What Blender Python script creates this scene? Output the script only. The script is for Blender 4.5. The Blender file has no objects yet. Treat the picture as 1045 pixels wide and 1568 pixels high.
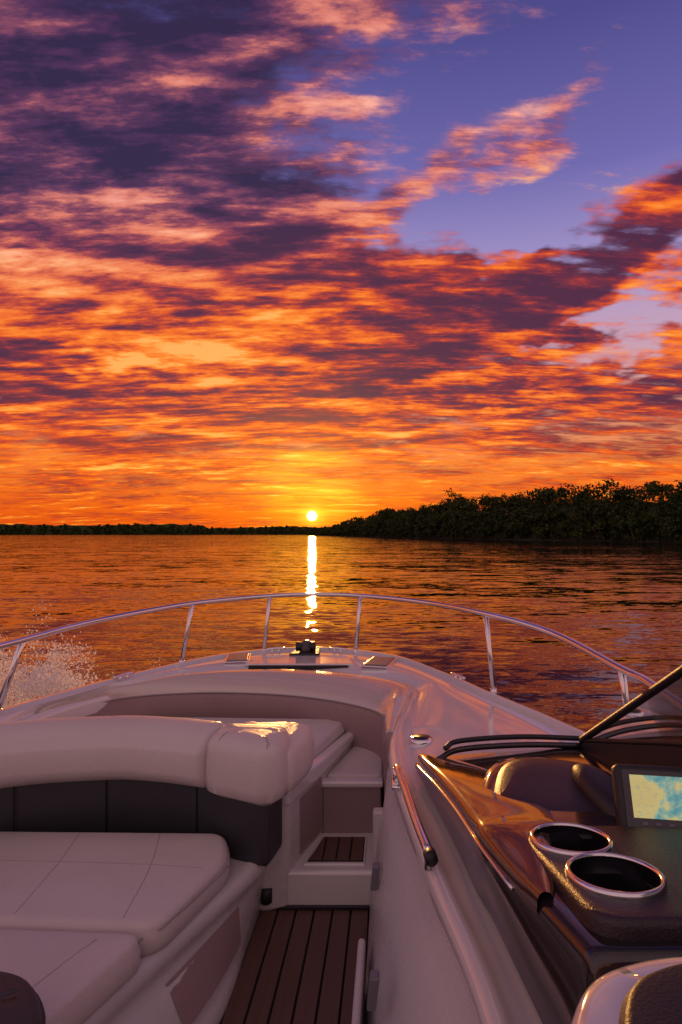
import bpy, bmesh, math, random
import numpy as np
from mathutils import Vector, Euler, noise as mnoise
random.seed(4); np.random.seed(4)
S=bpy.context.scene
S.view_settings.view_transform='Standard'; S.view_settings.look='None'
S.view_settings.exposure=0; S.view_settings.gamma=1
COL=S.collection
EYE=2.2
def Z(d): return EYE-d

# ------------------------------------------------------------------ camera
cd=bpy.data.cameras.new("camera"); cam=bpy.data.objects.new("camera",cd); COL.objects.link(cam)
cam.location=(0,0,EYE); cam.rotation_euler=(math.radians(90),0,0)
cd.sensor_width=36; cd.sensor_fit='AUTO'; cd.lens=20; cd.shift_x=-0.0494; cd.shift_y=0.021
cd.clip_start=0.05; cd.clip_end=60000
S.camera=cam

# ------------------------------------------------------------------ sun
SAZ=math.atan(-0.140); SEL=math.atan(0.031*math.cos(SAZ))
SDIR=Vector((math.sin(SAZ)*math.cos(SEL),math.cos(SAZ)*math.cos(SEL),math.sin(SEL)))
ld=bpy.data.lights.new("sun","SUN"); ld.energy=2.0; ld.angle=math.radians(0.53); ld.color=(1,0.46,0.13)
lo=bpy.data.objects.new("sun",ld); COL.objects.link(lo)
lo.rotation_euler=SDIR.to_track_quat('Z','Y').to_euler()
lo.location=(-20,60,30)

# ------------------------------------------------------------------ node helpers
class NT:
    def __init__(s,t): s.t=t; s.n=t.nodes; s.l=t.links
    def put(s,sock,v):
        if v is None: return
        if isinstance(v,bpy.types.NodeSocket): s.l.new(v,sock)
        else:
            if hasattr(sock.default_value,'__len__') and not hasattr(v,'__len__'): v=(v,)*len(sock.default_value)
            if hasattr(v,'__len__') and len(sock.default_value)==4 and len(v)==3: v=(*v,1)
            sock.default_value=v
    def m(s,op,a,b=None,c=None,cl=False):
        n=s.n.new('ShaderNodeMath'); n.operation=op; n.use_clamp=cl
        s.put(n.inputs[0],a); s.put(n.inputs[1],b); s.put(n.inputs[2],c); return n.outputs[0]
    def vm(s,op,a,b=None):
        n=s.n.new('ShaderNodeVectorMath'); n.operation=op
        s.put(n.inputs[0],a); s.put(n.inputs[1],b)
        return n.outputs['Value'] if op in('DOT_PRODUCT','LENGTH') else n.outputs[0]
    def comb(s,x,y,z=0.0):
        n=s.n.new('ShaderNodeCombineXYZ'); s.put(n.inputs[0],x); s.put(n.inputs[1],y); s.put(n.inputs[2],z); return n.outputs[0]
    def noise(s,v,scale=1,detail=4,rough=.5,dist=0,col=False,lac=2.0):
        n=s.n.new('ShaderNodeTexNoise'); s.put(n.inputs['Vector'],v)
        n.inputs['Scale'].default_value=scale; n.inputs['Detail'].default_value=detail
        n.inputs['Roughness'].default_value=rough; n.inputs['Distortion'].default_value=dist; n.inputs['Lacunarity'].default_value=lac
        return n.outputs['Color'] if col else n.outputs[0]
    def ramp(s,f,stops,interp='LINEAR'):
        n=s.n.new('ShaderNodeValToRGB'); n.color_ramp.interpolation=interp
        e=n.color_ramp.elements
        while len(e)<len(stops): e.new(0.5)
        for i,(p,c) in enumerate(stops):
            e[i].position=p; e[i].color=(*c,1) if hasattr(c,'__len__') else (c,c,c,1)
        s.put(n.inputs[0],f); return n.outputs[0]
    def mix(s,f,a,b,mode='MIX'):
        n=s.n.new('ShaderNodeMix'); n.data_type='RGBA'; n.blend_type=mode; n.clamp_factor=True
        s.put(n.inputs[0],f); s.put(n.inputs[6],a); s.put(n.inputs[7],b); return n.outputs[2]
    def mapping(s,v,loc=(0,0,0),rot=(0,0,0),sc=(1,1,1),t='POINT'):
        n=s.n.new('ShaderNodeMapping'); n.vector_type=t; s.put(n.inputs[0],v)
        n.inputs['Location'].default_value=loc; n.inputs['Rotation'].default_value=rot; n.inputs['Scale'].default_value=sc
        return n.outputs[0]
    def smooth(s,x,a,b):
        n=s.n.new('ShaderNodeMapRange'); n.interpolation_type='SMOOTHSTEP'; s.put(n.inputs[0],x)
        n.inputs[1].default_value=a; n.inputs[2].default_value=b; return n.outputs[0]

# ------------------------------------------------------------------ world sky
W=bpy.data.worlds.new("World"); S.world=W; W.use_nodes=True
W.node_tree.nodes.clear(); T=NT(W.node_tree)
out=T.n.new('ShaderNodeOutputWorld'); bg=T.n.new('ShaderNodeBackground'); T.l.new(bg.outputs[0],out.inputs[0])
tc=T.n.new('ShaderNodeTexCoord'); N=T.vm('NORMALIZE',tc.outputs['Generated'])
sx=T.n.new('ShaderNodeSeparateXYZ'); T.l.new(N,sx.inputs[0]); nx,ny,nz=sx.outputs
zc=T.m('MAXIMUM',nz,0.0)
el=T.m('ARCSINE',zc); az=T.m('ARCTAN2',nx,ny)
den=T.m('ADD',zc,0.13)
P=T.comb(T.m('DIVIDE',nx,den),T.m('DIVIDE',ny,den),0)
AE=T.comb(az,el,0)
wn=T.noise(P,2.4,4,.6,0,col=True)
AEw=T.vm('ADD',AE,T.vm('MULTIPLY',T.vm('SUBTRACT',wn,(.5,.5,.5)),(.50,.28,0)))
def blob(ta,te,w,h,rot=0,vec=None):
    a=math.atan(ta); e=math.atan(te*math.cos(a))
    mp=T.mapping(vec or AEw,(a,e,0),(0,0,math.radians(rot)),(w,h,1),'TEXTURE')
    g=T.n.new('ShaderNodeTexGradient'); g.gradient_type='SPHERICAL'; T.l.new(mp,g.inputs[0])
    return T.smooth(g.outputs['Fac'],0,.75)
def blobs(lst,base=0.0):
    acc=base
    for (ta,te,w,h,rot,amp) in lst:
        acc=T.m('MULTIPLY_ADD',blob(ta,te,w,h,rot),amp,acc)
    return acc
cover=blobs([(-.50,.42,.85,.34,0,.24),(.05,.29,1.1,.17,0,.22),(-.62,.78,.60,.42,0,.24),(0,.10,1.6,.14,0,.08),
             (.38,.49,.50,.10,24,.26),(-.04,.43,.34,.09,6,.16),(-.25,.55,.36,.12,-20,.12),
             (.10,.62,.40,.06,20,.11),(.20,.74,.36,.05,20,.08),(.40,.84,.30,.06,14,.08),(-.15,.88,.34,.08,10,.08),
             (.34,.70,.60,.28,12,-.10),(.12,.52,.24,.08,12,-.17),(.42,.36,.24,.05,12,-.18)],.0)
litb=blobs([(-.55,.40,.50,.12,-6,.24),(-.36,.335,.34,.07,6,.20),(-.48,.58,.34,.09,-25,.20),(-.66,.84,.6,.30,0,-.26),
            (.38,.49,.50,.10,24,-.34),(.02,.36,.42,.09,6,-.14),(.42,.43,.20,.035,14,.30),(.45,.18,.40,.09,0,-.30),
            (-.55,.26,.25,.04,0,-.26),(.1,.66,.6,.20,20,.22),(.25,.84,.5,.1,18,.12),(-.2,.88,.35,.14,10,.04),
            (-.45,.07,.45,.035,0,-.28),(.10,.235,.30,.03,0,.24),(-.05,.45,.3,.06,0,-.20),(-.4,.12,.35,.03,0,.14),(.3,.105,.45,.025,0,.12),
            (-.25,.60,.30,.10,-15,-.14)])
def dens(v):
    a=T.noise(T.mapping(v,(0,0,0),(0,0,math.radians(-22)),(1.4,3.0,1)),1.4,7,.60,.35)
    b=T.noise(T.mapping(v,(3.1,1.7,0),(0,0,math.radians(-16)),(1.9,8.0,1)),1.9,5,.64,.25)
    return T.m('ADD',T.m('MULTIPLY',a,.58),T.m('MULTIPLY',b,.42))
d0=dens(P); d1=dens(T.vm('ADD',P,(-.03,.10,0)))
grad=T.m('SUBTRACT',d0,d1)
big=T.noise(T.mapping(P,(7,2,0),(0,0,-.3),(1.1,1.9,1)),1.0,2,.5,.2)
st=T.noise(T.comb(T.m('MULTIPLY',az,2.6),T.m('MULTIPLY',el,52.0),0),1.0,5,.62,.4)
lowm=T.smooth(el,.29,.03)
fine=T.noise(T.mapping(P,(0,0,0),(0,0,.3),(6,13,1)),1.6,5,.68,.3)
dc=T.m('MULTIPLY_ADD',T.m('SUBTRACT',fine,.5),.26,T.m('ADD',d0,cover))
cov=T.smooth(dc,.465,.675)
L=T.m('ADD',T.m('MULTIPLY_ADD',grad,3.3,.43),litb)
L=T.m('MULTIPLY_ADD',T.m('SUBTRACT',big,.5),1.25,L)
L=T.m('MULTIPLY_ADD',T.m('SUBTRACT',st,.5),T.m('MULTIPLY',lowm,1.9),L)
L=T.m('MULTIPLY_ADD',T.m('SUBTRACT',fine,.5),.75,L)
L=T.m('MULTIPLY',L,.92)
warm=T.ramp(L,[(0,(.080,.018,.055)),(.22,(.18,.024,.050)),(.40,(.48,.046,.030)),(.60,(.88,.140,.014)),(.82,(1.0,.27,.030)),(1,(1,.43,.10))])
low =T.ramp(L,[(0,(.28,.026,.028)),(.25,(.56,.048,.014)),(.48,(.90,.110,.006)),(.72,(1.0,.23,.010)),(1,(1.05,.50,.08))])
high=T.ramp(L,[(0,(.032,.018,.065)),(.26,(.085,.030,.095)),(.45,(.24,.065,.12)),(.66,(.70,.20,.16)),(1,(1,.42,.32))])
el1=T.smooth(T.m('MULTIPLY_ADD',az,-.20,el),.40,.60)
el0=T.smooth(el,.24,.08)
cc=T.mix(el1,warm,high); cc=T.mix(el0,cc,low)
base=T.ramp(T.m('DIVIDE',el,1.2),[(0,(.70,.065,.006)),(.05,(.90,.15,.008)),(.10,(.92,.24,.035)),(.17,(.76,.29,.18)),(.25,(.58,.35,.45)),(.35,(.37,.30,.58)),(.46,(.16,.14,.42)),(.60,(.075,.068,.26)),(.85,(.035,.03,.10)),(1,(.03,.03,.09))])
skyc=T.mix(cov,base,cc)
back=T.smooth(ny,.40,-.55)
skyc=T.mix(T.m('MULTIPLY',back,.92),skyc,T.mix(cov,(.50,.33,.37),(.74,.37,.30)))
dt=T.vm('DOT_PRODUCT',N,tuple(SDIR)); ang=T.m('ARCCOSINE',T.m('MINIMUM',dt,1.0))
g1=T.m('POWER',T.m('SUBTRACT',1.0,T.m('MINIMUM',T.m('DIVIDE',ang,.34),1.0)),3.0)
skyc=T.mix(1.0,skyc,T.mix(g1,(0,0,0),(.55,.17,.0)),'ADD')
g2=blob(-.14,.075,.12,.11,0,AE)
skyc=T.mix(1.0,skyc,T.mix(T.m('MULTIPLY',g2,T.m('MULTIPLY_ADD',T.m('SUBTRACT',st,.5),3.6,.45,cl=True)),(0,0,0),(.50,.42,.02)),'ADD')
g3=T.m('POWER',T.m('SUBTRACT',1.0,T.m('MINIMUM',T.m('DIVIDE',ang,.036),1.0)),2.0)
skyc=T.mix(1.0,skyc,T.mix(g3,(0,0,0),(1.1,.60,.05)),'ADD')
disc=T.smooth(ang,.0100,.0078)
skyc=T.mix(disc,skyc,(6,4.2,1.0))
nsk=T.n.new('ShaderNodeTexSky'); nsk.sky_type='NISHITA'; nsk.sun_disc=False
nsk.sun_elevation=SEL; nsk.sun_rotation=SAZ; nsk.dust_density=3
skyc=T.mix(1.0,skyc,T.vm('MULTIPLY',nsk.outputs[0],(.008,.008,.008)),'ADD')
T.l.new(skyc,bg.inputs[0]); bg.inputs[1].default_value=1.0

# ------------------------------------------------------------------ materials
def mat(name,col,rough=.5,metal=0,bump=0,bscale=60,var=0,coat=0,spec=.5,vscale=6):
    m=bpy.data.materials.new(name); m.use_nodes=True; t=NT(m.node_tree)
    b=m.node_tree.nodes['Principled BSDF']
    tcn=t.n.new('ShaderNodeTexCoord').outputs['Object']
    if var:
        f=t.noise(tcn,vscale,5,.6)
        c=t.mix(f,tuple(x*(1-var) for x in col),tuple(min(1,x*(1+var)) for x in col)); t.l.new(c,b.inputs['Base Color'])
        r=t.m('MULTIPLY_ADD',t.noise(tcn,vscale*2.3,4,.6),rough*.6,rough*.7); t.l.new(r,b.inputs['Roughness'])
    else:
        b.inputs['Base Color'].default_value=(*col,1); b.inputs['Roughness'].default_value=rough
    b.inputs['Metallic'].default_value=metal; b.inputs['Coat Weight'].default_value=coat; b.inputs['Coat Roughness'].default_value=.05
    b.inputs['Specular IOR Level'].default_value=spec
    if bump:
        bn=t.n.new('ShaderNodeBump'); bn.inputs['Strength'].default_value=bump; bn.inputs['Distance'].default_value=.002
        t.l.new(t.noise(tcn,bscale,4,.6),bn.inputs['Height']); t.l.new(bn.outputs[0],b.inputs['Normal'])
    return m
GEL=mat("gelcoat_white",(.74,.71,.68),.14,0,.12,6,.05,1.0,.7)
GEL2=mat("gelcoat_matte",(.62,.59,.57),.28,0,.3,200,.08)
VIN=mat("vinyl_cream",(.64,.58,.54),.38,0,.9,150,.08,vscale=4)
VING=mat("vinyl_gloss_cream",(.60,.52,.45),.20,0,.4,90,.06,1.0,.9,4)
VINT=mat("vinyl_taupe",(.34,.24,.23),.5,0,.8,160,.10)
VINC=mat("vinyl_charcoal",(.035,.036,.042),.5,0,.8,160,.15)
PIPE=mat("piping",(.30,.27,.28),.6)
SEAM=mat("seam_thread",(.40,.35,.34),.8)
STEEL=mat("stainless_steel",(.80,.78,.78),.13,1,0,0,.06)
BLK=mat("black_gloss",(.018,.014,.015),.12,0,.1,20,.3,.6)
BRZ=mat("dash_gloss_bronze",(.075,.034,.022),.11,0,.1,14,.2,1.0)
BLKM=mat("black_trim",(.018,.018,.02),.45,0,.5,200,.2)
DPAD=mat("dash_pad",(.030,.020,.024),.32,0,.9,220,.15)
GREY=mat("hatch_grey",(.16,.16,.18),.3,0,.2,80,.1)
CAULK=mat("caulk",(.008,.008,.008),.7)
WELL=mat("cup_well",(.10,.10,.11),.22,.9,0,0,.2)
def teakmat():
    m=bpy.data.materials.new("teak"); m.use_nodes=True; t=NT(m.node_tree); b=m.node_tree.nodes['Principled BSDF']
    o=t.n.new('ShaderNodeTexCoord').outputs['Object']
    g=t.noise(t.mapping(o,sc=(60,3,20)),1,6,.6,.6); v=t.noise(t.mapping(o,sc=(13,.6,1)),1,2,.5)
    c=t.mix(g,(.075,.038,.026),(.19,.10,.068)); c=t.mix(t.m('MULTIPLY',v,.7),c,(.10,.055,.042)); t.l.new(c,b.inputs['Base Color'])
    b.inputs['Roughness'].default_value=.5
    bn=t.n.new('ShaderNodeBump'); bn.inputs['Strength'].default_value=.5; bn.inputs['Distance'].default_value=.002
    t.l.new(g,bn.inputs['Height']); t.l.new(bn.outputs[0],b.inputs['Normal']); return m
TEAK=teakmat()
def glassmat():
    m=bpy.data.materials.new("tinted_glass"); m.use_nodes=True; t=NT(m.node_tree); t.n.clear()
    o=t.n.new('ShaderNodeOutputMaterial'); mx=t.n.new('ShaderNodeMixShader'); tr=t.n.new('ShaderNodeBsdfTransparent'); gl=t.n.new('ShaderNodeBsdfGlossy')
    tr.inputs[0].default_value=(.22,.26,.26,1); gl.inputs['Roughness'].default_value=.03
    f=t.n.new('ShaderNodeFresnel'); f.inputs[0].default_value=1.22
    t.l.new(f.outputs[0],mx.inputs[0]); t.l.new(tr.outputs[0],mx.inputs[1]); t.l.new(gl.outputs[0],mx.inputs[2]); t.l.new(mx.outputs[0],o.inputs[0]); return m
GLASS=glassmat()
def dispmat():
    m=bpy.data.materials.new("chart_display"); m.use_nodes=True; t=NT(m.node_tree); b=m.node_tree.nodes['Principled BSDF']
    o=t.n.new('ShaderNodeTexCoord').outputs['Object']
    n=t.noise(t.mapping(o,(1.3,.4,0)),14,5,.6,.3)
    sp=t.n.new('ShaderNodeSeparateXYZ'); t.l.new(o,sp.inputs[0])
    f=t.m('ADD',n,t.m('MULTIPLY_ADD',sp.outputs[0],2.0,.02))
    c=t.ramp(f,[(0,(.62,.46,.16)),(.46,(.68,.55,.22)),(.49,(.35,.50,.36)),(.56,(.10,.34,.36)),(.70,(.05,.22,.34))])
    rd=t.noise(t.mapping(o,(.3,.9,0),sc=(1,2.2,1)),22,3,.5,1.2)
    c=t.mix(t.smooth(t.m('ABSOLUTE',t.m('SUBTRACT',rd,.5)),.012,.004),c,(.40,.40,.30))
    b.inputs['Base Color'].default_value=(.01,.01,.01,1); b.inputs['Roughness'].default_value=.1
    t.l.new(c,b.inputs['Emission Color']); b.inputs['Emission Strength'].default_value=.75; return m
DISP=dispmat()

# ------------------------------------------------------------------ mesh helpers
def mesh_obj(name,verts,faces,m,parent=None,smooth=True):
    me=bpy.data.meshes.new(name); me.from_pydata([tuple(v) for v in verts],[],faces); me.update()
    bm=bmesh.new(); bm.from_mesh(me); bmesh.ops.recalc_face_normals(bm,faces=bm.faces); bm.to_mesh(me); bm.free()
    if smooth: me.polygons.foreach_set('use_smooth',[True]*len(me.polygons))
    me.materials.append(m); o=bpy.data.objects.new(name,me); COL.objects.link(o)
    if parent: o.parent=parent
    return o
def cr(pts,n=8):
    pts=[Vector(p) for p in pts]; q=[pts[0]*2-pts[1]]+pts+[pts[-1]*2-pts[-2]]; r=[]
    for i in range(1,len(q)-2):
        a,b,c,d=q[i-1:i+3]
        for k in range(n):
            t=k/n; r.append(.5*((2*b)+(c-a)*t+(2*a-5*b+4*c-d)*t*t+(3*b-a-3*c+d)*t**3))
    r.append(pts[-1]); return r
def grid(name,rows,m,parent=None,closed=False,caps=False,smooth=True):
    n=len(rows[0]); vs=[p for r in rows for p in r]; fs=[]
    for i in range(len(rows)-1):
        for j in range(n if closed else n-1):
            k=(j+1)%n; fs.append((i*n+j,i*n+k,(i+1)*n+k,(i+1)*n+j))
    if caps:
        fs.append(tuple(range(n))); fs.append(tuple((len(rows)-1)*n+j for j in range(n)))
    return mesh_obj(name,vs,fs,m,parent,smooth)
def tube(name,pts,r,m,parent=None,n=10,interp=8,rf=None):
    pts=cr(pts,interp) if interp else [Vector(p) for p in pts]
    rows=[]; up=Vector((0,0,1)); L=len(pts)
    for i,p in enumerate(pts):
        t=(pts[min(i+1,L-1)]-pts[max(i-1,0)]).normalized()
        a=t.cross(up); a=a.normalized() if a.length>.05 else Vector((1,0,0)); b=a.cross(t)
        rr=r if rf is None else r*rf(i/(L-1))
        rows.append([p+a*math.cos(2*math.pi*k/n)*rr+b*math.sin(2*math.pi*k/n)*rr for k in range(n)])
    return grid(name,rows,m,parent,True,True)
def boxo(name,corn_top,corn_bot,m,parent=None,bev=.01,seg=3):
    n=len(corn_top); vs=list(corn_top)+list(corn_bot)
    fs=[tuple(range(n)),tuple(range(2*n-1,n-1,-1))]+[(i,(i+1)%n,n+(i+1)%n,n+i) for i in range(n)]
    o=mesh_obj(name,vs,fs,m,parent)
    if bev:
        b=o.modifiers.new('b','BEVEL'); b.width=bev; b.segments=seg; b.limit_method='ANGLE'; b.angle_limit=math.radians(25)
        w=o.modifiers.new('w','WEIGHTED_NORMAL')
    return o
def prism(name,poly,dt,db,m,parent=None,bev=.01,seg=3):
    tt=dt if hasattr(dt,'__len__') else [dt]*len(poly); bb=db if hasattr(db,'__len__') else [db]*len(poly)
    return boxo(name,[(x,y,Z(d)) for (x,y),d in zip(poly,tt)],[(x,y,Z(d)) for (x,y),d in zip(poly,bb)],m,parent,bev,seg)
def roundpoly(poly,r,seg=6,sub=4):
    out=[]; n=len(poly)
    P2=[Vector(p) for p in poly]
    for i in range(n):
        a,b,c=P2[i-1],P2[i],P2[(i+1)%n]
        u=(a-b); w=(c-b); rr=min(r,u.length*.45,w.length*.45); u.normalize(); w.normalize()
        p0=b+u*rr; p1=b+w*rr
        for k in range(seg+1):
            t=k/seg; out.append(p0*(1-t)**2+b*2*t*(1-t)+p1*t*t)
        nx_=P2[(i+1)%n]; w2=(nx_-b).length; r2=min(r,w2*.45); q0=p1; q1=nx_-w*r2
        for k in range(1,sub): out.append(q0.lerp(q1,k/sub))
    return out
def cushion(name,poly,dt,db,m,parent=None,r=.035,cr_=.06,crown=.012,wr=.004,slope=(0,0)):
    pl=roundpoly(poly,cr_,6,10); n=len(pl); c=sum(pl,Vector((0,0)))/n
    area=sum(pl[i].x*pl[(i+1)%n].y-pl[(i+1)%n].x*pl[i].y for i in range(n)); sg=1 if area>0 else -1
    nor=[]
    for i in range(n):
        t=(pl[(i+1)%n]-pl[i-1]).normalized(); nor.append(Vector((t.y,-t.x))*sg)
    rows=[]; zt,zb=Z(dt),Z(db)
    rows.append([(p.x-q.x*r*.7,p.y-q.y*r*.7,zb) for p,q in zip(pl,nor)])
    rows.append([(p.x,p.y,zb+r*.5) for p,q in zip(pl,nor)])
    for f in(.3,.6): rows.append([(p.x+q.x*.006,p.y+q.y*.006,zb+(zt-zb)*f) for p,q in zip(pl,nor)])
    for k in range(6):
        a=k/5*math.pi/2; ins=r*(1-math.cos(a)); rows.append([(p.x-q.x*ins,p.y-q.y*ins,zt-r+r*math.sin(a)) for p,q in zip(pl,nor)])
    base=[Vector((p.x-q.x*r,p.y-q.y*r)) for p,q in zip(pl,nor)]
    for k in range(1,11):
        s=1-k/10.2; rr=[]
        for p in base:
            q=c+(p-c)*s; h=crown*(1-s*s*s)+wr*mnoise.noise(Vector((q.x*7,q.y*7,dt)))*min(1,(1-s)*5)
            rr.append((q.x,q.y,zt+h))
        rows.append(rr)
    rows=[[(x,y,z+((x-c.x)*slope[0]+(y-c.y)*slope[1])*max(0,(z-zb)/(zt-zb))) for x,y,z in r_] for r_ in rows]
    return grid(name,rows,m,parent,True,True)
def sweep(name,path,prof,m,parent=None,interp=8,r0=.05):
    pts=[Vector((p[0],p[1],0)) for p in path]; pts=cr(pts,interp) if interp else pts
    L=len(pts); po=sum(a for a,b in prof)/len(prof); pz=sum(b for a,b in prof)/len(prof); rows=[]
    def ring(p,t,sc,push):
        nn=Vector((-t.y,t.x,0))
        return [(p+t*push+nn*(po+(a-po)*sc)+Vector((0,0,pz+(b-pz)*sc))) for a,b in prof]
    for i,p in enumerate(pts):
        t=(pts[min(i+1,L-1)]-pts[max(i-1,0)]).normalized()
        if i==0:
            for k in range(5):
                a=math.pi/2*k/5; rows.append(ring(p,t,1-.35*(1-math.sin(a)),-r0*math.cos(a)))
        rows.append(ring(p,t,1,0))
        if i==L-1:
            for k in range(4,-1,-1):
                a=math.pi/2*k/5; rows.append(ring(p,t,1-.35*(1-math.sin(a)),r0*math.cos(a)))
    return grid(name,rows,m,parent,True,True)
def rrect(x0,x1,z0,z1,r,seg=5):
    o=[]
    for cx,cz,a0 in((x1-r,z1-r,0),(x0+r,z1-r,90),(x0+r,z0+r,180),(x1-r,z0+r,270)):
        for k in range(seg+1):
            a=math.radians(a0+90*k/seg); o.append((cx+r*math.cos(a),cz+r*math.sin(a)))
    return o

# ------------------------------------------------------------------ boat
boat=bpy.data.objects.new("motorboat",None); COL.objects.link(boat)
pairs=[((-1.80,-3.2),(-2.15,-3.2)),((-1.80,-1),(-2.2,-1)),((-1.80,1.5),(-2.15,1.5)),((-1.80,2.5),(-2.03,2.5)),((-1.75,2.95),(-1.9,2.97)),((-1.55,3.35),(-1.66,3.5)),
((-1.14,3.66),(-1.22,4.14)),((-.64,3.73),(-.62,4.40)),((-.16,3.57),(-.02,4.14)),((.096,3.34),(.33,3.62)),((.05,3.0),(.56,3.14)),
((-.01,2.6),(.79,2.68)),((0,2.2),(.92,2.3)),((.09,1.58),(.98,1.5)),((.174,1.08),(1.0,1)),((.2,.4),(1.0,0)),((.2,-3.2),(.95,-3.2))]
inn=cr([(a[0],a[1],0) for a,b in pairs],8); outp=cr([(b[0],b[1],0) for a,b in pairs],8)
CX=-.6; rows=[]; hull=[]
for a,b in zip(inn,outp):
    d=(b-a); L_=d.length; u=d/L_
    r=[]
    din=.92; dout=.89
    def pt(off,D): q=a+u*off; return (q.x,q.y,Z(D))
    r.append(pt(.012,din+.09)); r.append(pt(0,din+.03)); r.append(pt(.006,din+.008)); r.append(pt(.022,din-.004)); r.append(pt(.045,din-.004)); r.append(pt(.056,din+.006))
    for k in range(1,9):
        f=k/9; off=.056+(L_-.10-.056)*f; r.append(pt(off,din+(dout-din)*f-.022*math.sin(math.pi*f)))
    r.append(pt(L_-.07,dout+.004)); r.append(pt(L_-.055,dout-.018)); r.append(pt(L_-.02,dout-.02)); r.append(pt(L_,dout)); r.append(pt(L_+.01,dout+.05))
    rows.append(r)
    h=[]
    def hp(off,D,s): q=a+u*(L_+off); y=q.y if q.y<1 else 1+(q.y-1)*(1-(1-s)*.55); return (CX+(q.x-CX)*s,y,Z(D))
    for off,D,s in((.01,.94,1),(.035,.955,1),(.04,.985,1),(.035,1.015,1),(.01,1.03,1),(0,1.2,.985),(0,1.5,.95),(0,1.9,.88),(0,2.15,.80),(0,2.6,.45)): h.append(hp(off,D,s))
    hull.append(h)
grid("deck",rows,GEL,boat)
grid("hull",hull,GEL,boat)
rub=[Vector(h[2]) for h in hull]; tube("rub_rail",rub[::4],.02,BLKM,boat,8,3)
prism("transom",[(-2.14,-3.2),(.94,-3.2),(.94,-3.25),(-2.14,-3.25)],.9,2.4,GEL,boat)

prism("cockpit_sole",[(-1.85,-3.1),(.2,-3.1),(.2,2.6),(-1.85,2.6)],1.612,1.66,CAULK,boat,0)
for i in range(6):
    x0=-.56+i*.0775
    prism("teak_plank_%d"%(i+1),[(x0+.004,-2.9),(x0+.0735,-2.9),(x0+.0735,2.425),(x0+.004,2.425)],1.60,1.615,TEAK,boat,.002,2)
for i in range(5):
    x0=-.56-(i+1)*.0775
    prism("teak_plank_side_%d"%(i+1),[(x0+.004,-2.9),(x0+.0735,-2.9),(x0+.0735,1.0),(x0+.004,1.0)],1.60,1.615,TEAK,boat,.002,2)
prism("bow_step",[(-.60,2.43),(-.02,2.43),(-.02,2.76),(-.45,2.76),(-.52,2.6)],1.445,1.62,GEL,boat,.018,4)
prism("bow_step_tray_rim",[(-.385,2.475),(-.115,2.475),(-.115,2.70),(-.325,2.70)],1.437,1.45,GEL,boat,.008,3)
prism("bow_step_tray",[(-.37,2.49),(-.125,2.49),(-.125,2.69),(-.315,2.69)],1.4345,1.44,CAULK,boat,0)
for i in range(4):
    x0=-.363+i*.06; y1=2.685
    prism("bow_step_teak_%d"%(i+1),[(x0+.002,2.497),(x0+.054,2.497),(x0+.054,y1),((x0+.002) if i else x0+.042,y1)],1.431,1.436,TEAK,boat,.001,1)
prism("kick_trim",[(-.58,2.415),(-.08,2.415),(-.08,2.43),(-.58,2.43)],1.585,1.60,BLKM,boat,.003)
prism("bow_locker",[(-.335,2.75),(-.05,2.75),(-.05,3.25),(-.22,3.25)],1.222,1.5,VINT,boat,.012)
prism("bow_locker_rim",[(-.35,2.735),(-.04,2.735),(-.04,2.79),(-.335,2.79)],1.195,1.225,GEL,boat,.010)
cushion("bow_locker_cushion",[(-.325,2.80),(-.045,2.80),(-.045,3.28),(-.19,3.28)],1.188,1.225,VIN,boat,.015,.03,.004,.001)
prism("console_moulding",[(-1.80,2.54),(-.70,2.54),(-.56,2.40),(-.44,2.42),(-.345,2.72),(-.20,3.28),(-1.75,3.2),(-1.80,2.9)],[1.12,1.12,1.12,1.12,1.13,1.16,1.16,1.14],1.61,GEL2,boat,.03,5)
prism("console_side_panel",[(-.405,2.52),(-.333,2.735),(-.36,2.735),(-.43,2.52)],1.17,1.43,VINT,boat,.006)
prism("console_top_lip",[(-.52,2.41),(-.435,2.42),(-.335,2.72),(-.19,3.26),(-.25,3.26),(-.40,2.72)],[1.07,1.07,1.09,1.12,1.12,1.09],1.17,GEL,boat,.02,4)
cushion("bow_seat_cushion",[(-1.7,2.68),(-.43,2.68),(-.27,3.22),(-.27,3.30),(-1.7,3.36)],1.07,1.15,VIN,boat,.03,.05,.006,.002)
tube("console_foot_light",[(-.53,2.41,Z(1.56)),(-.53,2.41,Z(1.50))],.025,BLKM,boat,12,2)
# bow bolster
F=cr([(-1.82,2.88,0),(-1.60,3.28,0),(-1.2,3.42,0),(-.75,3.40,0),(-.4,3.29,0),(-.15,3.13,0),(-.055,3.0,0),(-.04,2.82,0),(-.03,2.62,0)],8)
Bk=cr([(-1.78,2.98,0),(-1.54,3.38,0),(-1.13,3.67,0),(-.64,3.75,0),(-.16,3.60,0),(.10,3.39,0),(.10,3.15,0),(.04,2.85,0),(.005,2.62,0)],8)
rows=[]
for f,b in zip(F,Bk):
    r=[]
    w_=min(1,(b-f).length/.2)
    for t,D in((.0,1.28),(-.0,1.10),(-.005,.99),(.01,.958),(.05,.938),(.12,.92),(.3,.893),(.5,.877),(.7,.872),(.88,.884),(.97,.905),(1,.96)):
        q=f.lerp(b,t) if t>=0 else f+(f-b).normalized()*.01; D2=D if D>.92 else .92-(.92-D)*w_
        r.append((q.x,q.y,Z(D2)))
    rows.append(r)
br=grid("bow_bolster",rows,VING,boat,False,True)
br.data.materials.append(VINT)
for i,p in enumerate(br.data.polygons):
    if p.center.z<Z(.955) and i%11<4: p.material_index=1
tube("bow_bolster_piping",[(p.x,p.y-.004,Z(.958)) for p in F[:-8:3]],.004,PIPE,boat,6,3)

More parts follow.
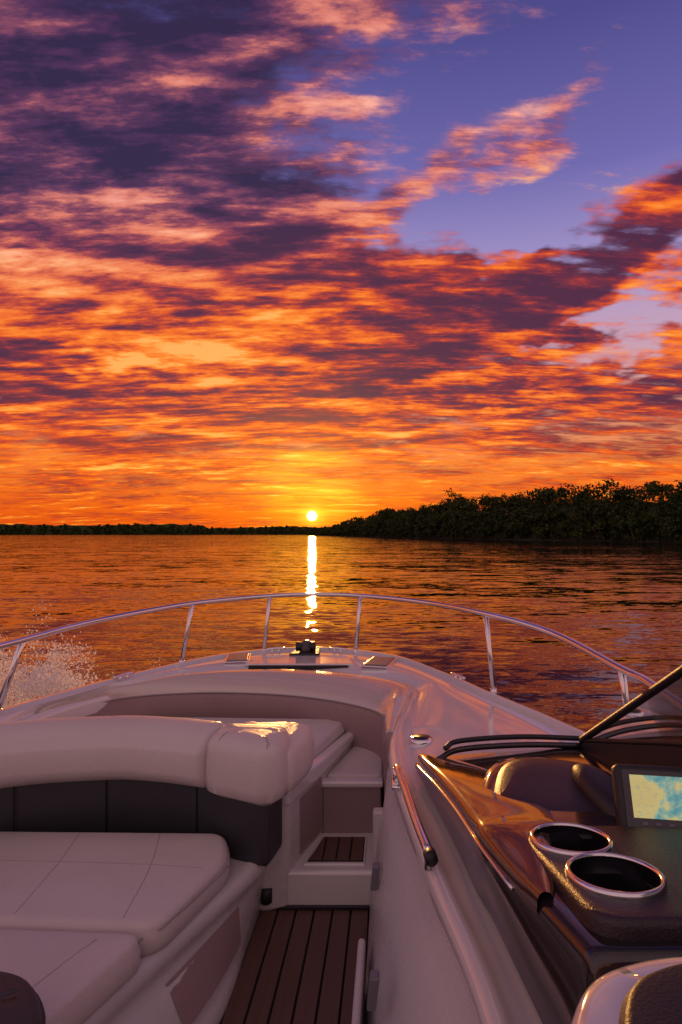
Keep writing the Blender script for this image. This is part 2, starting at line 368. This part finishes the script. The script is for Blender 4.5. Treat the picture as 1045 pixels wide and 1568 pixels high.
# main backrest
path=[(-1.86,.2),(-1.86,1.4),(-1.82,1.95),(-1.62,2.27),(-1.22,2.37),(-.98,2.355),(-.80,2.31)]
prof=rrect(-.005,.185,Z(1.045),Z(.795),.085,8)
prof=[(a+(-.02 if (b<Z(.86) and a<.08) else 0)-.032*math.sin(max(0,min(1,(b-Z(1.045))/.25))*math.pi),b) for a,b in prof]
sweep("backrest_bolster",path[:6]+[(-.77,2.300)],prof,VIN,boat,8,.03)
cushion("backrest_headrest",[(-.752,2.265),(-.62,2.21),(-.50,2.155),(-.43,2.185),(-.405,2.30),(-.43,2.44),(-.752,2.47)],.803,1.06,VIN,boat,.07,.07,.004,.003)
cushion("backrest_end",[(-.46,2.25),(-.40,2.245),(-.348,2.44),(-.35,2.58),(-.45,2.62),(-.72,2.60),(-.60,2.40)],.850,1.05,VIN,boat,.06,.07,.003,.003)
sweep("backrest_lumbar",path+[(-.60,2.22),(-.50,2.195),(-.455,2.22),(-.43,2.34)],rrect(.025,.13,Z(1.31),Z(1.01),.03,4),VINC,boat,8,.03)
for i,(x,y) in enumerate([(-1.54,2.30),(-1.20,2.372),(-.80,2.312)]):
    tube("lumbar_seam_%d"%(i+1),[(x,y+.022,Z(1.03)),(x,y+.020,Z(1.12)),(x,y+.022,Z(1.25))],.003,CAULK,boat,5,3)
cushion("seat_cushion_fwd",[(-.60,2.10),(-.715,1.725),(-1.84,1.775),(-1.82,2.30),(-.66,2.28)],1.19,1.30,VIN,boat,.032,.07,.010,.003)
cushion("seat_cushion_mid",[(-.728,1.705),(-1.10,.72),(-1.84,.72),(-1.84,1.76)],1.185,1.30,VIN,boat,.032,.07,.012,.003)
cushion("seat_cushion_aft",[(-1.10,.70),(-1.16,-.6),(-1.84,-.6),(-1.84,.70)],1.178,1.30,VIN,boat,.032,.07,.012)
def surf_seam(name,obj,p0,p1,bow=.02,r=.0020):
    """stitched seam laid on the cushion surface by ray cast"""
    o=bpy.data.objects[obj]; pts=[]
    for k in range(25):
        f=k/24; x=p0[0]+(p1[0]-p0[0])*f+bow*math.sin(f*math.pi); y=p0[1]+(p1[1]-p0[1])*f
        ok,loc,nr,ix=o.ray_cast(Vector((x,y,3)),Vector((0,0,-1)))
        if ok: pts.append((x,y,loc.z-.0006))
    if len(pts)>3: tube(name,pts,r,SEAM,boat,5,0)
bpy.context.view_layer.update()
surf_seam("seat_seam_1","seat_cushion_fwd",(-.83,1.76),(-.92,2.26))
surf_seam("seat_seam_2","seat_cushion_fwd",(-1.18,1.78),(-1.24,2.26))
surf_seam("seat_seam_3","seat_cushion_fwd",(-.645,2.02),(-1.75,2.07),.0)
surf_seam("seat_seam_4","seat_cushion_mid",(-.86,1.66),(-1.20,.80),.0)
surf_seam("headrest_seam","backrest_headrest",(-.745,2.36),(-.43,2.34),.0)
tube("seat_piping_1",[(-.598,2.08,Z(1.215)),(-.655,1.90,Z(1.215)),(-.712,1.745,Z(1.215))],.004,SEAM,boat,5,6)
tube("seat_piping_2",[(-.745,1.70,Z(1.210)),(-.92,1.23,Z(1.210)),(-1.09,.78,Z(1.210))],.004,SEAM,boat,5,6)
top=cr([(-.50,2.40,0),(-.52,2.23,0),(-.665,1.86,0),(-.813,1.5,0),(-1.12,.7,0),(-1.2,-.6,0)],6)
bot=cr([(-.56,2.43,0),(-.562,2.2,0),(-.568,1.86,0),(-.70,1.4,0),(-1.0,.7,0),(-1.1,-.6,0)],6)
rows=[]
for a,b in zip(top,bot):
    u=Vector((-1,.2,0))
    r=[]
    q=a+u*.30; r.append((q.x,q.y,Z(1.305)))
    for off,D in((.06,1.295),(.03,1.29),(.012,1.295),(0,1.31),(-.002,1.345),(.02,1.37)):
        q=a+u*off; r.append((q.x,q.y,Z(D)))
    for t,D in((.3,1.40),(.55,1.47),(.8,1.54),(.86,1.555),(1,1.565)):
        q=(a+u*.02).lerp(b,t); r.append((q.x,q.y,Z(D)))
    r.append((b.x,b.y,Z(1.62)))
    rows.append(r)
grid("seat_base",rows,GEL2,boat)
def sb(t,i): return (top[i]+Vector((-.02,.004,0))).lerp(bot[i],t)
rows=[]
for i in range(8,15):
    rows.append([(sb(t,i).x+.006,sb(t,i).y,Z(1.385+(t-.2)*.23+.004)) for t in (.2,.35,.5,.65,.75)])
grid("seat_base_recess_shade",rows,VINT,boat)  # dark taupe sheet on the face, colouring in the shade of a recess
cushion("armrest_bolster",[(-.735,1.22),(-.86,1.36),(-1.1,1.36),(-1.1,.95),(-.735,.95)],1.02,1.15,VINC,boat,.05,.12,.01)

# starboard passage wall
idx=[i for i,p in enumerate(inn) if i>8*9+1 and p.y<3.3]
rows=[]
for i in idx:
    a=inn[i]; xb=-.095 if a.y<2.4 else -.06
    r=[]
    for t in (0,.12,.14,.5,.8,.84,1):
        x=(a.x+.012)*(1-t)+xb*t - (.012 if .13<t<.82 else 0)
        r.append((x,a.y,Z(.99+(1.62-.99)*t)))
    rows.append(r)
grid("console_side",rows,GEL2,boat)
prism("door_jamb",[(-.080,2.41),(-.02,2.41),(-.02,2.46),(-.080,2.46)],1.18,1.60,GEL2,boat,.012,3)
prism("sill_trim",[(-.115,.3),(-.09,.3),(-.09,1.96),(-.115,1.96)],1.39,1.60,GEL2,boat,.011,4)
for k,(y,d) in enumerate(((2.1,1.22),(1.55,1.20))):
    x=-.052+(0 if k==0 else .01)
    boxo("door_pull_%d"%(k+1),[(x-.018,y-.018,Z(d)),(x+.01,y-.018,Z(d)),(x+.01,y+.018,Z(d)),(x-.018,y+.018,Z(d))],[(x-.026,y-.018,Z(d+.09)),(x,y-.018,Z(d+.09)),(x,y+.018,Z(d+.09)),(x-.026,y+.018,Z(d+.09))],GREY,boat,.006)

# grab handle
hp=[(.018,2.12,Z(.885)),(.022,2.08,Z(.86)),(.045,1.93,Z(.862)),(.075,1.70,Z(.862)),(.102,1.54,Z(.865))]
tube("grab_handle",hp,.014,STEEL,boat,12,6)
tube("grab_handle_cap",[(.102,1.54,Z(.865)),(.107,1.508,Z(.868))],.0175,BLKM,boat,14,2)
tube("grab_handle_foot",[(.10,1.56,Z(.868)),(.10,1.56,Z(.92))],.010,STEEL,boat,10,2)
tube("grab_handle_mount",[(.022,2.09,Z(.862)),(.022,2.09,Z(.92))],.018,STEEL,boat,12,2)
prism("grab_handle_base",[(-.0,2.04),(.05,2.04),(.05,2.16),(-.0,2.16)],.905,.925,STEEL,boat,.008)

# bow rail
rail=[(-1.80,1.2,.56),(-1.86,1.8,.55),(-1.85,2.35,.53),(-1.80,2.78,.52),(-1.69,3.3,.502),(-1.35,3.86,.474),(-.92,4.30,.472),(-.61,4.40,.472),(-.235,4.28,.468),(.21,3.8,.458),(.53,3.2,.452),(.79,2.8,.49),(.93,2.3,.548),(.965,2.1,.56),(.99,1.6,.62),(1.0,1.1,.75),(.98,.9,.89)]
R=[(x,y,Z(d)) for x,y,d in rail]
tube("bow_rail",R,.0160,STEEL,boat,14,10)
for i,(b,t) in enumerate([((-1.93,2.78,.88),R[3]),((-1.43,3.87,.89),(-1.35,3.86,Z(.474))),((-.96,4.27,.895),R[6]),((-.27,4.25,.895),R[8]),((.565,3.14,.885),R[10]),((.98,2.32,.85),R[12]),((-2.06,1.8,.88),R[1])]):
    bb=Vector((b[0],b[1],Z(b[2])+.005)); tt=Vector(t)
    tube("rail_stanchion_%d"%(i+1),[bb,tt],.0145,STEEL,boat,12,2)
    tube("stanchion_base_%d"%(i+1),[bb-Vector((0,0,.01)),bb+(tt-bb)*.03,bb+(tt-bb)*.06],.028,STEEL,boat,16,1,lambda f:1 if f<.4 else .62)
def hatch(name,cx,cy,w,l,d,rot=0,m=GREY):
    def q(x,y): c,s=math.cos(rot),math.sin(rot); return (cx+x*c-y*s,cy+x*s+y*c)
    prism(name+"_frame",[q(-w/2,-l/2),q(w/2,-l/2),q(w/2,l/2),q(-w/2,l/2)],d-.010,d+.03,STEEL,boat,.006)
    prism(name,[q(-w/2+.015,-l/2+.015),q(w/2-.015,-l/2+.015),q(w/2-.015,l/2-.015),q(-w/2+.015,l/2-.015)],d-.016,d+.02,m,boat,.004)
hatch("deck_hatch_port",-1.08,4.00,.17,.26,.880,.2)
hatch("deck_hatch_starboard",-.08,3.86,.18,.28,.878,-.25)
prism("anchor_locker_lid",[(-1.0,3.84),(-.25,3.84),(-.33,4.12),(-.90,4.12)],.880,.90,GEL,boat,.010,4)
prism("anchor_locker_recess",[(-.96,3.81),(-.29,3.81),(-.29,3.832),(-.96,3.832)],.886,.92,BLKM,boat,.004)
tube("windlass_drum",[(-.70,4.18,Z(.83)),(-.56,4.18,Z(.83))],.034,BLKM,boat,18,8,lambda f:1 if f<.2 or f>.8 else .7)
tube("windlass_cap",[(-.63,4.20,Z(.885)),(-.63,4.20,Z(.815)),(-.63,4.20,Z(.79))],.042,BLK,boat,18,3,lambda f:1.2 if f<.4 else (1 if f<.8 else .6))
prism("windlass_base",[(-.74,4.10),(-.52,4.10),(-.54,4.30),(-.72,4.30)],.866,.89,BLKM,boat,.008)
prism("anchor_roller",[(-.66,4.28),(-.60,4.28),(-.60,4.50),(-.66,4.50)],.85,.89,STEEL,boat,.008)
for i,(x,y,a) in enumerate(((-.86,4.22,.3),(-.40,4.22,-.3),(.40,3.42,-1.1),(-1.62,3.44,1.1))):
    c,s=math.cos(a),math.sin(a); z=Z(.885)
    tube("cleat_%d_horn"%(i+1),[(x-.07*c,y-.07*s,z+.028),(x,y,z+.034),(x+.07*c,y+.07*s,z+.028)],.009,STEEL,boat,10,5)
    for k in(-1,1): tube("cleat_%d_leg_%d"%(i+1,k+2),[(x+k*.025*c,y+k*.025*s,z-.01),(x+k*.025*c,y+k*.025*s,z+.03)],.008,STEEL,boat,8,1)
tube("deck_filler_rim",[(.129,2.49,Z(.925)),(.129,2.49,Z(.893))],.046,STEEL,boat,28,2)
tube("deck_filler_cap",[(.129,2.49,Z(.90)),(.129,2.49,Z(.889))],.034,BLKM,boat,28,1)

# ------------------------------------------------------------------ dash
st_=[(2.20,(.09,.90),(.105,.865),.83,.80),(2.05,(.115,.90),(.122,.83),.795,.79),(1.85,(.15,.90),(.150,.785),.765,.76),(1.6,(.190,.90),(.185,.742),.735,.73),
(1.42,(.215,.90),(.205,.715),.712,.71),(1.33,(.235,.90),(.214,.700),.70,.70),(1.15,(.262,.90),(.252,.688),.686,.68),(1.0,(.283,.90),(.288,.672),.67,.665),(.90,(.29,.90),(.312,.662),.66,.655)]
keys=cr([(s[0],s[1][0],s[1][1]) for s in st_],5); k2=cr([(s[0],s[2][0],s[2][1]) for s in st_],5); k3=cr([(s[0],s[3],s[4]) for s in st_],5)
rows=[]
for a,b,c in zip(keys,k2,k3):
    y=a.x; r=[]
    r.append((a.y,y,Z(a.z))); r.append((a.y+(b.y-a.y)*.5,y,Z(b.z+(a.z-b.z)*.5)))
    r.append((b.y-.002,y,Z(b.z+.022))); r.append((b.y+.004,y,Z(b.z+.008))); r.append((b.y+.018,y,Z(b.z)))
    for k in range(1,21):
        f=k/20; r.append((b.y+.018+(.90-b.y-.018)*f,y,Z(b.z+(c.y-b.z)*min(1,f*1.5))))
    r.append((.92,y,Z(.92)))
    rows.append(r)
last=rows[-1]
rows.append([(x,y-.012,z-.02 if z>Z(.88) else z) for x,y,z in last]); rows.append([(x,y-.02,min(z,Z(.86))) for x,y,z in last])
grid("dash",rows,BLK,boat)
rows=[]
kk=list(zip(keys,k2))[:34]
for n_,(a,b) in enumerate(kk):
    y=a.x; f=n_/(len(kk)-1); wdt=.03+.20*math.sin(min(1,f**.85)*math.pi)**.9; r=[]
    for k in range(9):
        g=k/8; r.append((b.y-.004+wdt*g,y,Z(b.z-.004-.010*math.sin(g*math.pi)**.8)+(-.004 if k in(0,8) else 0)))
    r.insert(0,(b.y-.006,y,Z(b.z+.03)))
    rows.append(r)
grid("dash_fairing",rows,BRZ,boat)
tube("dash_edge_trim",[(b.y-.008,b.x,Z(b.z+.03)) for b in k2[:33:3]],.0045,STEEL,boat,8,3)
def lump(name,c,rx,ry,h,m,rot=0,pw=2.4,sl=0):
    rows=[]; n=40
    for k in range(11):
        s=1-k/10.0*.98; r=[]
        for j in range(n):
            a=2*math.pi*j/n; ca,sa=math.cos(a),math.sin(a); q=(abs(ca)**pw+abs(sa)**pw)**(-1/pw)
            x=rx*q*ca*s; y=ry*q*sa*s; x2=x*math.cos(rot)-y*math.sin(rot); y2=x*math.sin(rot)+y*math.cos(rot)
            r.append((c[0]+x2,c[1]+y2,c[2]+h*(1-s**5)+sl*y))
        rows.append(r)
    rows.insert(0,[(p[0],p[1],p[2]-.05) for p in rows[0]])
    return grid(name,rows,m,boat,True,True)
lump("instrument_hood_rim",(.46,1.62,Z(.738)),.20,.20,.020,BRZ,-.30,2.8,.10)
lump("instrument_hood",(.465,1.60,Z(.722)),.170,.172,.018,DPAD,-.30,3.0,.12)
lump("binnacle",(.585,1.52,Z(.705)),.055,.15,.030,BLKM,.30,2.0,.20)
def facing(name,cx,cy,cz,w,h,th,tilt,yaw,m,bev):
    me=bpy.data.meshes.new(name); bm=bmesh.new(); bmesh.ops.create_cube(bm,size=1)
    bmesh.ops.scale(bm,vec=(w,h,th),verts=bm.verts); bm.to_mesh(me); bm.free(); me.materials.append(m)
    o=bpy.data.objects.new(name,me); COL.objects.link(o); o.parent=boat; o.location=(cx,cy,cz); o.rotation_euler=(tilt,0,yaw)
    if bev:
        b=o.modifiers.new('b','BEVEL'); b.width=bev; b.segments=4
    return o
ti=math.radians(62); ya=math.radians(-8)
pl=Vector((.688,1.40,Z(.660)))
facing("chartplotter_housing",pl.x,pl.y,pl.z,.265,.160,.05,ti,ya,BLKM,.015)
Rm=facing("chartplotter_bezel",0,0,0,.232,.132,.004,ti,ya,BLK,.001)
RM=Euler((ti,0,ya)).to_matrix(); nrm=RM@Vector((0,0,1)); upv=RM@Vector((0,1,0)); rtv=RM@Vector((1,0,0))
Rm.location=pl+nrm*.0262
p2=pl+nrm*.0300+upv*.006+rtv*.003
facing("chartplotter_display",p2.x,p2.y,p2.z,.204,.096,.0015,ti,ya,DISP,0)
for k in range(6):
    p3=pl+nrm*.0295-upv*.054+rtv*(-.075+k*.03)
    facing("chartplotter_key_%d"%(k+1),p3.x,p3.y,p3.z,.014,.008,.002,ti,ya,GREY,.001)
cushion("cup_panel",[(.285,1.37),(.72,1.34),(.78,.93),(.335,.93)],.663,.74,DPAD,boat,.015,.06,.0,.0,(0,-.14))
def cup(name,cx,cy,cd_,r):
    z=Z(cd_); n=48; rows=[]
    for rr,dz in((r*1.11,-.012),(r*1.12,.002),(r*1.09,.009),(r*1.02,.010),(r*.985,.004),(r*.97,-.02)):
        rows.append([(cx+rr*math.cos(2*math.pi*k/n),cy+rr*math.sin(2*math.pi*k/n),z+dz-.14*rr*math.sin(2*math.pi*k/n)) for k in range(n)])
    grid(name+"_rim",rows,STEEL,boat,True)
    rows=[]
    for rr,dz in((r*.97,.004),(r*.96,-.03),(r*.93,-.075),(r*.90,-.085),(.001,-.085)):
        rows.append([(cx+rr*math.cos(2*math.pi*k/n),cy+rr*math.sin(2*math.pi*k/n),z+dz-.14*rr*math.sin(2*math.pi*k/n)) for k in range(n)])
    grid(name+"_well",rows,WELL,boat,True)
cup("cup_holder_fwd",.395,1.255,.677,.079)
cup("cup_holder_aft",.425,1.085,.653,.081)
def punch(nm,holes):
    o=bpy.data.objects[nm]
    for (cx,cy,r) in holes:
        me=bpy.data.meshes.new("cut"); bm=bmesh.new(); bmesh.ops.create_cone(bm,cap_ends=True,segments=48,radius1=r,radius2=r,depth=.6)
        bmesh.ops.translate(bm,vec=(cx,cy,Z(.70)),verts=bm.verts); bm.to_mesh(me); bm.free()
        c=bpy.data.objects.new("cut",me); COL.objects.link(c)
        md=o.modifiers.new('hole','BOOLEAN'); md.operation='DIFFERENCE'; md.object=c; md.solver='EXACT'
        bpy.context.view_layer.update(); dg=bpy.context.evaluated_depsgraph_get()
        nme=bpy.data.meshes.new_from_object(o.evaluated_get(dg)); o.modifiers.clear(); o.data=nme
        bpy.data.objects.remove(c)
punch("cup_panel",[(.395,1.255,.0785),(.425,1.085,.0805)])
do=bpy.data.objects["dash"]; bm=bmesh.new(); bm.from_mesh(do.data)
dl=[f for f in bm.faces if any((f.calc_center_median().x-cx)**2+(f.calc_center_median().y-cy)**2<.078**2 for cx,cy in((.395,1.255),(.425,1.085))) and f.calc_center_median().z>Z(.76)]
bmesh.ops.delete(bm,geom=dl,context='FACES'); bm.to_mesh(do.data); bm.free()
cushion("helm_surround",[(.17,.50),(.215,.72),(.28,.83),(.40,.87),(.95,.885),(.95,.50)],.632,.95,GEL,boat,.03,.09,.0,.0)
cushion("helm_surround_pad",[(.262,.50),(.285,.71),(.33,.79),(.42,.825),(.93,.84),(.93,.50)],.614,.66,BLKM,boat,.012,.07,.004,.0)
# windscreen
tube("windscreen_base",[(.20,2.13,Z(.805)),(.26,2.18,Z(.795)),(.5,2.225,Z(.795)),(.74,2.22,Z(.80))],.010,BLKM,boat,10,8)
tube("windscreen_base_low",[(.17,2.10,Z(.835)),(.26,2.16,Z(.82)),(.5,2.20,Z(.818)),(.74,2.20,Z(.82))],.011,BLK,boat,10,8)
A=(.735,2.20,Z(.80)); Bp=(.795,1.91,Z(.586)); C_=(.855,1.62,Z(.372)); D_=(.90,1.40,Z(.21)); E=(.92,1.15,Z(.10)); E2=(.95,.3,Z(.06))
tube("windscreen_frame",[A,Bp,C_,D_,E,E2],.014,BLKM,boat,10,8)
G=[A,(.80,1.91,Z(.70)),(.86,1.62,Z(.605)),(.90,1.40,Z(.58)),(.93,1.15,Z(.58)),(.95,.3,Z(.60))]
tube("windscreen_sill",G,.009,BLKM,boat,10,8)
ft=cr([A,Bp,C_,D_,E,E2],6); fb=cr(G,6)
grid("windscreen_glass",[[a,a.lerp(b,.5),b] for a,b in zip(ft,fb)],GLASS,boat)
grid("side_dash_wall",[[(p.x-.004,p.y,p.z),(p.x-.01,p.y,(p.z+Z(.9))/2),(p.x-.012,p.y,Z(.90))] for p in fb],BLKM,boat)
grid("side_dash_wall_outer",[[(p.x+.004,p.y,p.z),(p.x+.02,p.y,(p.z+Z(.9))/2),(p.x+.03,p.y,Z(.90))] for p in fb],GEL,boat)

# ------------------------------------------------------------------ water
wm=bpy.data.materials.new("lake_water"); wm.use_nodes=True; t=NT(wm.node_tree); b=wm.node_tree.nodes['Principled BSDF']
b.inputs['Base Color'].default_value=(.014,.010,.012,1); b.inputs['Roughness'].default_value=.02; b.inputs['IOR'].default_value=1.46
b.inputs['Specular IOR Level'].default_value=.65
o=t.n.new('ShaderNodeTexCoord').outputs['Object']
def slope(v,amp): return t.vm('MULTIPLY',t.vm('SUBTRACT',v,(.5,.5,.5)),amp)
n1=t.noise(t.mapping(o,(0,0,0),(0,0,.06),(.11,.45,1)),1,2,.5,.5,col=True)
n2=t.noise(t.mapping(o,(5,0,0),(0,0,-.08),(.60,2.3,1)),1,3,.6,.6,col=True)
n3=t.noise(t.mapping(o,(9,3,0),(0,0,.12),(3.0,8.5,1)),1,2,.5,.3,col=True)
patch=t.noise(t.mapping(o,(9,3,0),(0,0,.1),(.02,.05,1)),1,2,.5,.3)
pm=t.smooth(patch,.35,.65)
sl=t.vm('ADD',slope(n1,(.11,.18,0)),slope(n2,(.20,.38,0)))
s3=slope(n3,(.16,.28,0)); vs=t.n.new('ShaderNodeVectorMath'); vs.operation='SCALE'; t.l.new(s3,vs.inputs[0]); t.l.new(t.m('MULTIPLY_ADD',pm,.8,.35),vs.inputs[3])
sl=t.vm('ADD',sl,vs.outputs[0])
nn=t.vm('NORMALIZE',t.vm('ADD',sl,(0,0,1)))
t.l.new(nn,b.inputs['Normal'])
mesh_obj("water",[(-30000,-30000,0),(30000,-30000,0),(30000,30000,0),(-30000,30000,0)],[(0,1,2,3)],wm,None,False)

# ------------------------------------------------------------------ wake spray
fm=bpy.data.materials.new("spray"); fm.use_nodes=True; t=NT(fm.node_tree); t.n.clear()
oo=t.n.new('ShaderNodeOutputMaterial'); mx=t.n.new('ShaderNodeMixShader'); di=t.n.new('ShaderNodeBsdfDiffuse'); tl=t.n.new('ShaderNodeBsdfTranslucent')
di.inputs[0].default_value=(.88,.88,.88,1); tl.inputs[0].default_value=(.92,.92,.92,1); mx.inputs[0].default_value=.6
t.l.new(di.outputs[0],mx.inputs[1]); t.l.new(tl.outputs[0],mx.inputs[2]); t.l.new(mx.outputs[0],oo.inputs[0])
def quads(name,cent,size,m,parent=None):
    n=len(cent); a=np.random.normal(size=(n,3)); a/=np.linalg.norm(a,axis=1)[:,None]
    b=np.random.normal(size=(n,3)); b-=a*(a*b).sum(1)[:,None]; b/=np.linalg.norm(b,axis=1)[:,None]
    s=np.asarray(size).reshape(-1,1)*np.ones((n,1)); asp=np.random.uniform(.6,1.0,(n,1))
    v=np.stack([cent-a*s,cent-b*s*asp,cent+a*s,cent+b*s*asp],1).reshape(-1,3)
    me=bpy.data.meshes.new(name); me.vertices.add(4*n); me.vertices.foreach_set('co',v.ravel().astype(np.float32))
    me.loops.add(4*n); me.loops.foreach_set('vertex_index',np.arange(4*n,dtype=np.int32))
    me.polygons.add(n); me.polygons.foreach_set('loop_start',np.arange(0,4*n,4,dtype=np.int32)); me.polygons.foreach_set('loop_total',np.full(n,4,dtype=np.int32))
    me.update(); me.validate(); me.materials.append(m); ob=bpy.data.objects.new(name,me); COL.objects.link(ob)
    if parent: ob.parent=parent
    return ob
cs=[];ss=[]
for k in range(340000):
    f=random.random()
    bx=-1.4-3.9*f; by=4.3+1.3*f+random.gauss(0,.12+.30*f)
    hmax=(.85+.38*math.sin(math.pi*min(1,f*.9+.12)))*(.60+.9*max(0,.45+.9*mnoise.noise(Vector((bx*2.2,by*1.2,0)))))
    z=hmax*random.random()**1.05; q=mnoise.noise(Vector((bx*2.2+z*2,by*2,z*6)))+.5*mnoise.noise(Vector((bx*7+z*5,by*6,z*14)))
    if q<.03 and random.random()<.9: continue
    cs.append((bx-z*.30,by,max(.02,z+.05))); ss.append(random.choice([.004,.005,.007,.010]))
spr=bpy.data.objects.new("wake_spray",None); COL.objects.link(spr)
quads("droplets",np.array(cs),ss,fm,spr)

# ------------------------------------------------------------------ trees
lm=bpy.data.materials.new("mangrove_leaves"); lm.use_nodes=True; t=NT(lm.node_tree); b=lm.node_tree.nodes['Principled BSDF']
o=t.n.new('ShaderNodeTexCoord').outputs['Object']
c=t.ramp(t.noise(o,.35,5,.7),[(.3,(.018,.030,.007)),(.5,(.042,.062,.014)),(.7,(.085,.105,.028))]); t.l.new(c,b.inputs['Base Color']); b.inputs['Roughness'].default_value=.7
b.inputs['Specular IOR Level'].default_value=.2
bk=mat("bark",(.07,.055,.045),.9,0,.5,5,.3); mud=mat("shore_mud",(.05,.04,.03),.9,0,.5,2,.3,vscale=.5)
def treemass(name,line,spacing,rws,hfun,leaf,nl,trunks=True,seed=1,ncl=(9,14),uf=.62):
    random.seed(seed); np.random.seed(seed)
    par=bpy.data.objects.new(name,None); COL.objects.link(par)
    raw=cr([(x,y,0) for x,y in line],40)
    pts=[raw[0]]
    for q in raw[1:]:
        p0=pts[-1]; n=max(1,int((q-p0).length/(spacing*.9)))
        for k in range(1,n+1): pts.append(p0.lerp(q,k/n))
    cl=[];cz=[];tv=[];tf=[]; d=0
    def seg(p,q,r0,r1):
        k=len(tv); n=5; ax=(Vector(q)-Vector(p)).normalized(); a=ax.orthogonal().normalized(); bb=ax.cross(a)
        for c_,r in((Vector(p),r0),(Vector(q),r1)):
            for j in range(n): tv.append(tuple(c_+a*math.cos(j*2*math.pi/n)*r+bb*math.sin(j*2*math.pi/n)*r))
        for j in range(n): tf.append((k+j,k+(j+1)%n,k+n+(j+1)%n,k+n+j))
    for i in range(1,len(pts)):
        sl=(pts[i]-pts[i-1]).length; tdir=(pts[i]-pts[i-1]).normalized(); nrm_=Vector((-tdir.y,tdir.x,0))
        if nrm_.y<0: nrm_=-nrm_
        d+=sl
        if d>spacing:
            d-=spacing*random.uniform(.8,1.2)
            for rw in range(rws):
                p=pts[i]+nrm_*(rw*spacing*1.1+random.uniform(-1,1)*spacing*.3)+tdir*random.uniform(-.5,.5)*spacing
                H=hfun(p.x,p.y)*random.uniform(.86,1.05)*(.66 if rw==0 else 1)
                R_=H*random.uniform(.28,.36)
                if trunks and rw==0:
                    seg((p.x,p.y,1.0),(p.x+random.uniform(-1,1),p.y+random.uniform(-1,1),H*.6),.22,.1)
                    for r in range(5):
                        a=random.random()*6.28; seg((p.x+math.cos(a)*1.8,p.y+math.sin(a)*1.8,-.2),(p.x,p.y,random.uniform(1.2,2.4)),.06,.08)
                    for r in range(4):
                        a=random.random()*6.28; z0=H*random.uniform(.25,.5); seg((p.x,p.y,z0),(p.x+math.cos(a)*R_*.7,p.y+math.sin(a)*R_*.7,z0+H*.25),.1,.04)
                nc=random.randint(*ncl)
                for c_ in range(nc):
                    a=random.random()*6.28; zz=random.random()**.85; rr=R_*math.sqrt(max(.06,1-zz**3))*random.uniform(.1,.92)
                    cc_=np.array([p.x+math.cos(a)*rr,p.y+math.sin(a)*rr,.7+(H-1.9)*(zz*.90+.02)])
                    cr_c=R_*random.uniform(.30,.46)
                    n=nl; v=np.random.normal(size=(n,3)); v/=np.linalg.norm(v,axis=1)[:,None]
                    v*= (np.random.uniform(.35,1.05,(n,1)))*cr_c; v[:,2]*=.72
                    cl.append(cc_+v); cz.append(np.random.uniform(.6,1.3,n)*leaf)
    C=np.concatenate(cl); s=np.concatenate(cz); C[:,2]=np.maximum(C[:,2],.25)
    quads("foliage",C,s,lm,par)
    if tv: mesh_obj("trunks_and_roots",tv,tf,bk,par)
    rows=[]; und=[]
    for i in range(0,len(pts)):
        tdir=(pts[min(i+1,len(pts)-1)]-pts[max(i-1,0)]).normalized(); nrm_=Vector((-tdir.y,tdir.x,0))
        if nrm_.y<0: nrm_=-nrm_
        rows.append([pts[i]+nrm_*o_+Vector((0,0,z_)) for o_,z_ in((-1.5,-.3),(.5,.25+.15*mnoise.noise(pts[i]*.3)),(spacing*rws+8,.8),(spacing*rws+60,.6))])
        hh=hfun(pts[i].x,pts[i].y)*(uf+.12*mnoise.noise(pts[i]*.11)); o2=spacing*.8
        und.append([pts[i]+nrm_*(o2+o_)+Vector((0,0,z_)) for o_,z_ in((0,.2),(spacing*.2,hh*.5),(spacing*.6,hh*.85),(spacing*1.2,hh),(spacing*2,hh*.8),(spacing*2.6,.2))])
    grid("shore_bank",rows,mud,par); grid("undergrowth",und,lm,par,False,False,False)
    return par
def hn(x,y): return 17.8+(1.5 if y<300 else 0)+2.6*mnoise.noise(Vector((x*.03,y*.03,0)))+1.4*mnoise.noise(Vector((x*.09,y*.07,5)))-max(0,(110-y))*.03
treemass("mangrove_trees",[(190,40),(120,95),(76,147),(47,190),(24,245),(2,310),(-22,400)],4.8,3,hn,.42,54,True,1,(14,19))
def hn2(x,y):
    f=min(1,max(0,(650-y)/230)); return (6.5+12*f)+2.5*mnoise.noise(Vector((x*.03,y*.03,0)))
treemass("mangrove_trees.001",[(-20,398),(-40,470),(-66,560),(-95,640)],6,2,hn2,.7,26,False,3)
def hf(x,y): return 16.5+(5.0 if x<-350 else 0)+3.0*mnoise.noise(Vector((x*.008,3,0)))+1.2*mnoise.noise(Vector((x*.03,7,0)))
treemass("distant_tree_line",[(-2400,900),(-1500,960),(-700,1000),(-300,1050),(0,1000),(300,900)],8,2,hf,1.5,15,False,5,(8,12),.85)
